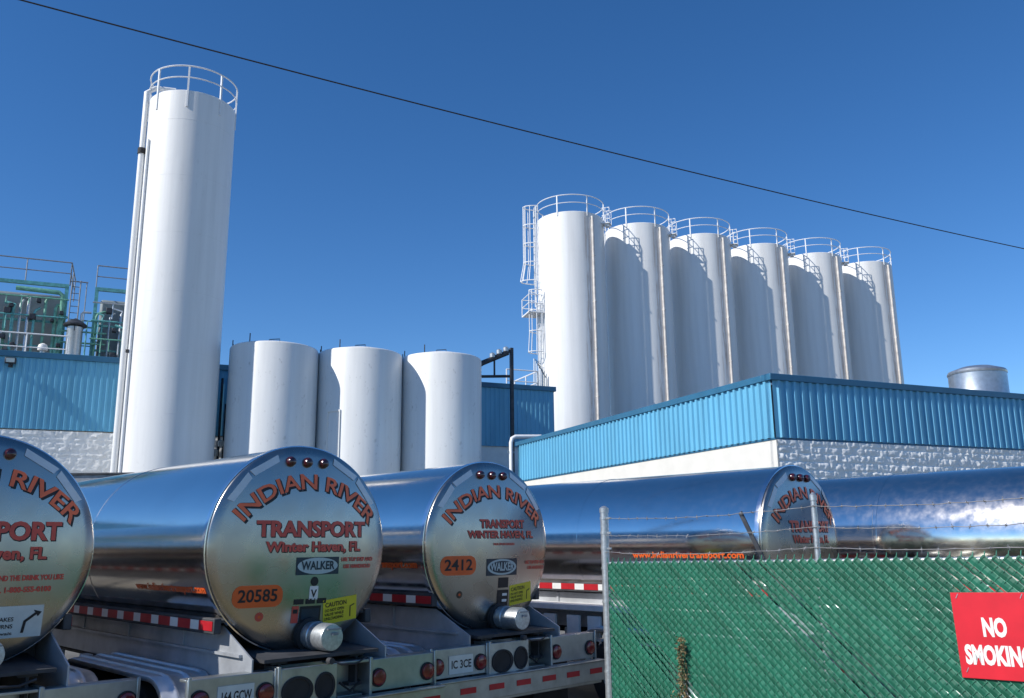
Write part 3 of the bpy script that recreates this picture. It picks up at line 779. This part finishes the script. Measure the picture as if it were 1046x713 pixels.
def mk_plate(txt):
    b = MB(); b.box(-.528, -.522, .72, 1.06, .985, 1.17); o = b.build('licence_plate', M['plate_white'])
    k, nr = fit(txt, .28, .085, .02); vs, fs = text2d(txt, k, .02, 'CENTER', nr)
    raw('lettering', [(-.5305, .89 - p[0], 1.075 + p[1]) for p in vs], fs, M['ink'], o)
    return o
def mk_flap():
    b = MB(); b.box(-.12, -.10, .62, 1.24, .28, .95); return b.build('mud_flap', M['black'])
def mk_leg():
    b = MB(); b.box(8.9, 9.05, .62, .77, .12, 1.2); b.box(8.82, 9.13, .56, .83, .0, .05); b.box(8.93, 9.02, .65, .74, .05, .15); return b.build('landing_leg', M['skirt'])
def mk_bracket():
    b = MB(); b.box(3.32, 3.50, .80, .84, .50, 1.03); b.box(3.32, 3.50, .742, .80, .98, 1.03); return b.build('wheel_guard_bracket', M['white'], bev=.006)
def mk_hose(k):
    b = MB()
    if k < 3: b.tube([(-.40, .5 + .1 * k, 1.0), (-.2, .52 + .12 * k, .86 - .05 * k), (.2, .55 + .05 * k, .80), (.6, .5, .95)], .016, 6)
    else: b.tube([(-.46, -.2, .98), (-.5, -.3, .9), (-.47, -.42, .96)], .012, 6)
    return b.build('air_hose', M['black'])
def mk_axle():
    b = MB(); b.tube([(0, -.95, .505), (0, .95, .505)], .065, 12); b.lathe([(.02, -.1), (.1, -.08), (.1, .08), (.02, .1)], (.2, .38, .55), 'X', 14); b.lathe([(.02, -.1), (.1, -.08), (.1, .08), (.02, .1)], (.2, -.38, .55), 'X', 14)
    b.box(-.05, .05, -.5, -.38, .5, .98); b.box(-.05, .05, .38, .5, .5, .98); return b.build('axle', M['underside'])
def mk_guard():
    b = MB(); b.box(.8, 8.6, 1.08, 1.16, 1.31, 1.39); b.box(.8, 8.6, .7, 1.08, 1.36, 1.385)
    for x in (2.55, 2.95, 3.42, 3.85, 4.6, 5.4): b.box(x, x + .24, 1.085, 1.13, .95, 1.24)
    b.box(.8, 8.6, 1.09, 1.14, .90, .945); return b.build('side_guard', M['white'], bev=.006)
def mirror_part(key, maker, parent):
    o = part(key, maker, parent); return o

def side_text(parent, z, x0, x1, ht, mat):
    txt = 'www.indianrivertransport.com'
    k, nr = fit(txt, x1 - x0, ht, .03); vs, fs = text2d(txt, k, .03, 'CENTER', nr); xc = (x0 + x1) / 2
    def f(p):
        zz = z + p[1]; yy = math.sqrt(max(0, (TR + .004) ** 2 - (zz - TZ) ** 2)); return (xc - p[0], yy, zz)
    raw('lettering', [f(p) for p in vs], fs, mat, parent)

def tanker(key, label, u0, v0, cfg):
    loc = U * u0 + V * v0; dr = cfg.get('drop', .085)
    t = thing('tanker_trailer', label, 'tanker trailer', loc, math.atan2(U.y, U.x), 'polished milk tankers parked side by side')
    part('shell', mk_shell, t); part('cap', mk_cap, t); part('rim', mk_rim, t); [part('band', mk_band, t, (x, 0, 0)) for x in (3.1, 6.2, 9.3)]
    zz = TZ + .835
    for y in (.19, 0, -.19): part('marker', mk_marker, t, (capx(y, zz) + .01, y, zz))
    for s in (1, -1):
        part('tape%d' % s, lambda: mk_tape(s), t)
        part('rail%d' % s, lambda: mk_rail(s), t, (0, 0, cfg.get('railz', 1.6))); part('stripe%d' % s, lambda: mk_stripe(s), t, (0, 0, cfg.get('railz', 1.6)))
        part('skirt%d' % s, lambda: mk_skirt(s), t)
        f = part('fender', mk_fender, t); f.scale = (1, s, 1)
        f = part('flap', mk_flap, t); f.scale = (1, s, 1)
        f = part('leg', mk_leg, t); f.scale = (1, s, 1)
        part('panel%d' % s, lambda: mk_panel(s), t, (0, 0, -dr))
        for x in (.92, 2.18): wheel(t, x, s)
        for y in (.61, 1.22): part('tail', mk_lamp, t, (-.521, s * y, 1.075 - dr))
    part('bracket', mk_bracket, t); [part('hose%d' % k, lambda: mk_hose(k), t) for k in range(4)]; part('axle', mk_axle, t, (.92, 0, 0)); part('axle', mk_axle, t, (2.18, 0, 0))
    part('frame', mk_frame, t); part('box', mk_box, t, (0, 0, -dr)); part('deck', mk_deck, t, (0, 0, -.04)); bumper(t, dr)
    part('oval', lambda: mk_hole(1.3), t, (-.561, .31, 1.06 - dr)); part('round', lambda: mk_hole(.85), t, (-.561, .02, 1.07 - dr))
    outlet(t, (-.06, -.09, 1.40))
    if cfg.get('plate'): o = mk_plate(cfg['plate']); o.parent = t; o.location = (0, 0, -dr)
    if cfg.get('guard'): part('guard', mk_guard, t)
    if cfg.get('text'): side_text(t, *cfg['text'], M['orange'])
    # company name on the dished end
    red, drk = M['letter_red'], M['letter_dark']
    yc = -.03; sp = cfg.get('span', 1.76)
    d = Decal(); d.arc('INDIAN RIVER', yc, 1.90, .985, sp, .155, 0, .018, .009)
    d.arc('INDIAN RIVER', yc, 1.90, .985, sp, .155, 1, .03, .004, -.02, -.02); d.arc('INDIAN RIVER', yc, 1.90, .985, sp, .155, 1, .035, .0065, -.003, -.003)
    d.build('company_name', [cfg.get('name_mat', red), M['ink']], t)
    for (body, y, z, wd, ht) in cfg['lines']:
        d = Decal(); d.fitline(body, y, z, wd, ht, 0, .04, .007); d.fitline(body, y - .008, z - .008, wd * 1.005, ht * 1.03, 1, .055, .004); d.build('lettering', [drk, M['ink']], t)
    for (body, y, z, wd, ht) in cfg.get('small', []):
        d = Decal(); d.fitline(body, y, z, wd, ht, 0, .05, .005); d.build('lettering', [cfg.get('small_mat', drk)], t)
    if cfg.get('num'):
        y, z, wd, ht = cfg['numpos']
        d = Decal(); d.rect(y, z, wd, ht, 0, .003, ht * .42); b_ = d.build('number_badge', [M['orange']], t)
        d = Decal(); d.fitline(cfg['num'], y, z, wd * .78, ht * .58, 0, .02, .006); d.build('lettering', [M['ink']], b_)
        d = Decal(); d.disc(y - .03, z - .19 if key == 'A' else z - .33, .042, 0); d.disc(y - .03, z - .19 if key == 'A' else z - .33, .015, 1, .005); d.build('round_sticker', [M['letter_dark'] if key == 'A' else M['wood'], M['orange']], t)
    if cfg.get('plaque'):
        y, z, wd, ht = cfg['plaque']
        d = Decal(); d.rect(y, z, wd, ht, 0, .003); d.disc(y, z, ht * .47, 1, .005, wd / ht); b_ = d.build('maker_plate', [M['plate_blue'], M['plate_pale']], t)
        if key == 'B': d2 = Decal(); d2.disc(y, z, ht * .36, 0, .0065, wd / ht * 1.12); d2.build('plate_oval', [M['plate_blue']], b_)
        d = Decal(); d.fitline('WALKER', y, z, wd * .78, ht * .5, 0, .03, .008); d.build('lettering', [M['plate_pale'] if key == 'B' else M['plate_blue']], b_)
        # sticker cluster and the yellow caution label
        y, z = cfg['stick']
        d = Decal()
        if key == 'A':
            d.disc(y + .0, z + .28, .045, 0); d.rect(y, z + .17, .10, .13, 1); d.line('V', y, z + .16, .1, 0, .03)
            for k in (-.13, 0, .13): d.rect(y - k + .03, z + .09, .11, .05, 0)
            d.rect(y + .19, z - .03, .075, .16, 2); d.rect(y + .19, z - .0, .05, .04, 0, .005); d.rect(y + .02, z - .03, .24, .15, 0); d.rect(y + .02, z - .03, .2, .1, 3, .005)
        else:
            d.rect(y, z + .14, .17, .12, 0); d.rect(y, z - .04, .19, .19, 0); d.rect(y - .03, z - .0, .08, .03, 1, .005); d.rect(y - .03, z - .07, .08, .03, 1, .005)
        d.build('sticker', [M['ink'], M['white'], M['letter_dark'], M['plate_blue']], t)
        y, z, wd, ht = cfg['caution']; rt = .1
        d = Decal(); d.rect(y, z, wd, ht, 0, .003, 0, rt); b_ = d.build('caution_label', [M['caution_yellow']], t)
        d = Decal(); k, nr = fit('CAUTION', wd * .62, ht * .19, .02); d.line('CAUTION', y + wd * .14, z + ht * .25, k, 0, .02, nr, .006, 1, rt)
        for i, body in enumerate(('DO NOT OPEN', 'VALVE WHILE', 'UNLOADING')):
            k, nr = fit(body, wd * .56, ht * .12, .02); d.line(body, y + wd * .17 , z + ht * (.02 - .17 * i), k, 0, .02, nr, .006, 1, rt)
        d.poly([(y - wd * .30, z - ht * .3), (y - wd * .33, z - ht * .3), (y - wd * .31, z + ht * .1), (y - wd * .28, z + ht * .1)], 0, .006)
        d.poly([(y - wd * .28, z + ht * .08), (y - wd * .28, z + ht * .13), (y - wd * .42, z + ht * .24), (y - wd * .42, z + ht * .19)], 0, .006)
        d.build('lettering', [M['ink']], b_)
    if cfg.get('turn'):
        y, z, wd, ht = cfg['turn']
        d = Decal(); d.rect(y, z, wd, ht, 0); b_ = d.build('turn_sign', [M['plate_white']], t)
        d = Decal()
        for i, body in enumerate(('THIS VEHICLE MAKES', 'WIDE RIGHT TURNS', 'Keep left and wait')):
            k, nr = fit(body, wd * .62, ht * .13, .02); d.line(body, y + wd * .13, z + ht * (.08 - .22 * i), k, 0, .02, nr, .006)
        a = y - wd * .27
        d.poly([(a, z - ht * .36), (a - .025, z - ht * .36), (a - .04, z + ht * .02), (a - .015, z + ht * .02)], 0, .006)
        d.poly([(a - .015, z + ht * .02), (a - .04, z - ht * .02), (a - .125, z + ht * .22), (a - .105, z + ht * .27)], 0, .006)
        d.poly([(a - .16, z + ht * .28), (a - .13, z + ht * .13), (a - .09, z + ht * .35)], 0, .0065)
        d.build('lettering', [M['ink']], b_)
    return t

tanker('Z', 'polished tanker at the left photo edge with a white turn arrow sign on its end', 8.89, 2.08, dict(
    lines=[('TRANSPORT', -.06, 2.40, 1.24, .17), ('Winter Haven, FL', -.02, 2.21, 1.1, .13)], small=[('FOR THE FOOD AND THE DRINK YOU LIKE', -.28, 2.0, .92, .05), ('CALL 1-800-555-0100', -.36, 1.90, .56, .05)],
    drop=.15, turn=(-.22, 1.63, .76, .27)))
tanker('A', 'polished tanker whose rounded end carries the orange 20585 badge', 8.01, 4.78, dict(
    lines=[('TRANSPORT', -.08, 2.415, 1.26, .16), ('Winter Haven, FL', -.10, 2.245, 1.10, .12)], small=[('USE TOP STEP AND', -.62, 2.115, .42, .042), ('USE HANDHOLD', -.62, 2.045, .36, .042)],
    num='20585', numpos=(.49, 1.79, .50, .205), plaque=(-.13, 2.06, .50, .17), stick=(-.10, 1.63), caution=(-.44, 1.62, .42, .24), plate='164 GCW',
    text=(1.86, .12, 1.75, .10), railz=1.54))
o_small = None
tanker('B', 'polished tanker whose shaded end carries the red 2412 badge', 8.14, 7.46, dict(
    lines=[('TRANSPORT', -.13, 2.495, .76, .105), ('WINTER HAVEN, FL', -.12, 2.37, 1.12, .105)], small=[('BULK FOOD HAULERS', -.14, 2.255, .36, .03), ('USE TOP STEP AND', -.72, 2.03, .40, .042), ('USE HANDHOLD', -.74, 1.965, .34, .042)],
    num='2412', numpos=(.56, 2.015, .50, .22), plaque=(-.11, 1.985, .52, .20), stick=(-.14, 1.66), caution=(-.46, 1.66, .40, .24), plate='IC 3CE',
    text=(2.03, .16, 1.85, .115), railz=1.64))
tanker('C', 'polished tanker behind barbed wire and green slatted fence, web address on its side', 5.94, 11.04, dict(
    lines=[('TRANSPORT', -.1, 2.44, 1.1, .15), ('Winter Haven, FL', -.1, 2.28, 1.0, .12)], guard=True, text=(2.09, .25, 2.03, .115), railz=1.63))
tanker('D', 'polished tanker at the right edge, its flank seen below the white block wall', 2.6, 13.75, dict(
    lines=[('TRANSPORT', -.1, 2.44, 1.1, .15), ('Winter Haven, FL', -.1, 2.28, 1.0, .12)], guard=True, railz=1.63))

# ------------------------------------------------------------------ fence, sign, vine
F0 = Vector((.935, 9.46, 0)); FD = Vector((.643, -.766, 0)).normalized(); FA = math.atan2(FD.y, FD.x)
FL = 8.6
def fz0(s): return .27 + .018 * s
def fence():
    t = thing('chain_link_fence', 'green slatted chain link fence topped with three barbed wires', 'fence', F0, FA)
    W, Hh = .082, .072; fh = 1.80; random.seed(5)
    # local axes: x along, y behind (away from the viewer), z up
    vs, fs, mi = [], [], []
    rr = .0032
    def tubepath(pts, r, n=4):
        o = len(vs); N = len(pts)
        for i, p in enumerate(pts):
            for k in range(n):
                a = math.pi / 4 + 2 * math.pi * k / n; vs.append((p[0] + r * math.cos(a), p[1] + r * math.sin(a), p[2]))
        for i in range(N - 1):
            for k in range(n): fs.append((o + i * n + k, o + i * n + (k + 1) % n, o + (i + 1) * n + (k + 1) % n, o + (i + 1) * n + k)); mi.append(0)
    ncol = int(FL / (W / 2)); nrow = int(fh / (Hh / 2))
    for i in range(ncol):
        pts = []
        for j in range(nrow + 1):
            c = i + ((i + j) % 2); s = c * W / 2 + .05
            pts.append((s, -.006 if (i + j) % 2 else .004, fz0(s) + j * Hh / 2))
        # twisted barb ends above the selvage
        s = pts[-1][0]; pts.append((s + .006, -.003, pts[-1][2] + .035))
        tubepath(pts, rr)
    raw('wire_mesh', vs, fs, M['wire'], t, mi)
    # slats threaded diagonally, running down to the right
    vs, fs = [], []
    dd = Vector((W, 0, -Hh)).normalized(); sw = .0268
    k = -int(fh / Hh) - 1
    while k * W < FL:
        gap = random.random()
        lo, hi = .0, 1.
        x_top = k * W + W * .25
        # pieces of the slat along its length
        L = fh / -dd.z; N = int(L / (Hh / 2 / -dd.z)) 
        wid = sw * (random.uniform(.93, 1.05) if math.sin(k * .23) + random.uniform(-1, 1) > -.92 else random.uniform(.5, .75)); off = random.uniform(-.004, .004)
        cut0 = random.random() if random.random() < .0 else -1; cutl = random.uniform(.04, .2)
        prev = None
        for i in range(N + 1):
            p = Vector((x_top, 0, fh)) + dd * (L * i / N)
            ok = .04 < p.x < FL - .02 and not (cut0 > 0 and cut0 < i / N < cut0 + cutl)
            if ok:
                y = .0045 * math.cos(i * math.pi) + .004
                pr = Vector((-dd.z, 0, dd.x)); base = Vector((p.x + off, y, p.z + fz0(p.x) - .01))
                o = len(vs); q0 = base + pr * wid; q1 = base - pr * wid
                vs += [q0[:], (base.x, base.y - .005, base.z), q1[:]]
                if prev is not None: fs += [(prev, prev + 1, o + 1, o), (prev + 1, prev + 2, o + 2, o + 1)]
                prev = o
            else: prev = None
        k += 1
    o = raw('privacy_slats', vs, fs, M['slat'], t); o.data.polygons.foreach_set('use_smooth', [False] * len(fs))
    md = o.modifiers.new('thick', 'SOLIDIFY'); md.thickness = .0025
    # posts
    for k in range(4):
        s = k * 2.47; r = .043 if k == 0 else .024
        top = 2.60 if k == 0 else 2.62
        b = MB(); b.tube([(s, .03, 0), (s, .03, top)], r, 18)
        b.lathe([(r + .006, top - .03), (r + .006, top + .015), (r * .5, top + .035), (.005, top + .04)], (s, .03, 0), n=18)
        o = b.build('post', M['galv'], t)
        c = MB()
        if k == 0:
            for z in (.62, .98, 1.34, 1.66, 2.0, 2.20, 2.36, 2.51):
                c.lathe([(r + .001, z - .012), (r + .005, z - .012), (r + .005, z + .012), (r + .001, z + .012)], (s, .03, 0), n=18, cap0=False, cap1=False); c.box(s + r, s + r + .05, .015, .03, z - .01, z + .01)
            c.build('tension_band', M['galv'], o)
    b = MB(); b.box(.055, .065, -.012, .008, .30, 2.06); b.build('tension_bar', M['galv'], t)
    b = MB(); b.tube([(.02, .045, fz0(0) + 1.775), (FL, .045, fz0(FL) + 1.775)], .019, 12); b.build('top_rail', M['galv'], t)
    # slanting arm for an old strand
    b = MB(); b.box(-.020, .020, -.006, .006, 0, .47, Matrix.Translation((1.93, .035, 2.10)) @ Matrix.Rotation(R_(-27), 4, 'Y')); b.build('barbed_wire_arm', M['dark_steel'], t)
    random.seed(21)
    for z0, z1 in ((2.51, 2.62), (2.335, 2.45), (2.165, 2.30)):
        b = MB(); pts = []
        N = 90
        for i in range(N + 1):
            s = FL * i / N; span = (s % 2.47) / 2.47
            pts.append((s, .0 + .004 * math.sin(i * 2.1), z0 + (z1 - z0) * s / FL - .035 * (1 - (2 * span - 1) ** 2) + random.uniform(-.005, .005)))
        b.tube(pts, .003, 5)
        s = .12
        while s < FL:
            i = min(N - 1, int(s / FL * N)); f = s / FL * N - i; p = Vector(pts[i]).lerp(Vector(pts[i + 1]), f)
            for q in range(2):
                a = random.uniform(0, 6.28); d = Vector((.3 * random.uniform(-1, 1), math.cos(a), math.sin(a))).normalized() * .022; b.tube([p - d, p + d], .002, 4)
            b.tube([p - Vector((.008, 0, 0)), p + Vector((.008, 0, 0))], .006, 5); s += .125
        b.build('barbed_wire', M['barb'], t)
    return t
fence()
def sign():
    p = F0 + FD * 3.575; t = thing('safety_sign', 'red NO SMOKING sign wired to the green slatted fence', 'sign', p + Vector((0, 0, 1.285)), FA); t.rotation_euler = (0, R_(-2.0), FA)
    b = MB(); b.box(0, .52, -.020, -.014, 0, .59); b.build('panel', M['sign_red'], t, bev=.002)
    for body, z, wd, ht in (('NO', .345, .165, .135), ('SMOKING', .155, .455, .14)):
        k, nr = fit(body, wd, ht, .05); vs, fs = text2d(body, k, .05, 'CENTER', nr); raw('lettering', [(.275 + a, -.0215, z + c) for a, c in vs], fs, M['white'], t)
    b = MB()
    for x in (.04, .48):
        for z in (.04, .55): b.tube([(x, -.024, z), (x + .015, -.02, z + .03), (x, .012, z + .03)], .003, 5)
    b.build('tie_wire', M['galv'], t)
sign()
def vine():
    random.seed(9)
    p = F0 + FD * 1.03; z0 = .25
    t = thing('climbing_weed', 'dry climbing weed clinging to the green fence slats', 'plant', p + Vector((0, 0, z0)), FA)
    b = MB()
    for k in range(9):
        x = random.uniform(-.06, .06); top = random.uniform(.5, 1.12) if k else 1.13; pts = []
        for i in range(9): f = i / 8; pts.append((x + .05 * math.sin(i * 1.3 + k) * (1 - f * .4), -.025 - .012 * math.sin(i + k), top * f))
        b.tube(pts, [.007 * (1 - .6 * i / 8) for i in range(9)], 5)
    b.build('stems', M['stem'], t)
    vs, fs, mi = [], [], []
    for k in range(620):
        f = random.random() ** .85; z = 1.14 * f; side = random.choice((-1, 1))
        wd = (.05 + .11 * (1 - f) ** 1.2) * (.8 + .5 * math.sin(f * 17 + side))
        if f > .7: wd = .032
        c = Vector((random.gauss(-.035 * (1 - f), wd * .6), -.03 - abs(random.gauss(0, .025)), z))
        a = Vector((side * random.uniform(.2, 1), random.uniform(-.9, .2), random.uniform(-.7, .5))).normalized(); q = a.cross(Vector((random.uniform(-.4, .4), .9, .4))).normalized()
        l, wv = random.uniform(.018, .04), random.uniform(.007, .014); o = len(vs); m = a.cross(q) * wv * .5
        vs += [tuple(c), tuple(c + a * l * .5 + q * wv + m), tuple(c + a * l), tuple(c + a * l * .5 - q * wv + m), tuple(c + a * l * .5)]
        fs += [(o, o + 1, o + 4), (o + 1, o + 2, o + 4), (o + 2, o + 3, o + 4), (o + 3, o, o + 4)]; mi += [1 if random.random() < .3 + .4 * f else 0] * 4
    raw('foliage', vs, fs, [M['leaf'], M['leaf_dry']], t, mi)
vine()

# ------------------------------------------------------------------ overhead cable and its poles
def cable():
    A, B = Vector((-9.04, 14, 11.90)), Vector((16.51, 27, 11.47)); d = (B - A)
    P0, P1 = A - d * .24, B + d * .42; L = (P1 - P0).length
    pts = []
    for i in range(61):
        f = i / 60; p = P0.lerp(P1, f); p.z -= .45 * (1 - (2 * f - 1) ** 2) - .25; pts.append(p)
    b = MB(); b.tube([tuple(p) for p in pts], .0145, 6); o = b.build('overhead_cable', M['cable']); tag(o, 'single black overhead cable crossing the blue sky', 'cable')
    for p, lb in ((P0, 'wooden utility pole holding the left end of the overhead cable'), (P1, 'wooden utility pole holding the right end of the overhead cable')):
        t = thing('utility_pole', lb, 'pole', (p.x, p.y, 0), math.atan2(d.y, d.x))
        q = MB(); q.tube([(0, 0, 0), (0, 0, 12.6)], [.17, .12], 14); q.build('shaft', M['wood'], t)
        q = MB(); q.box(-.06, .06, -.9, .9, 12.0, 12.12); q.build('cross_arm', M['wood'], t)
cable()
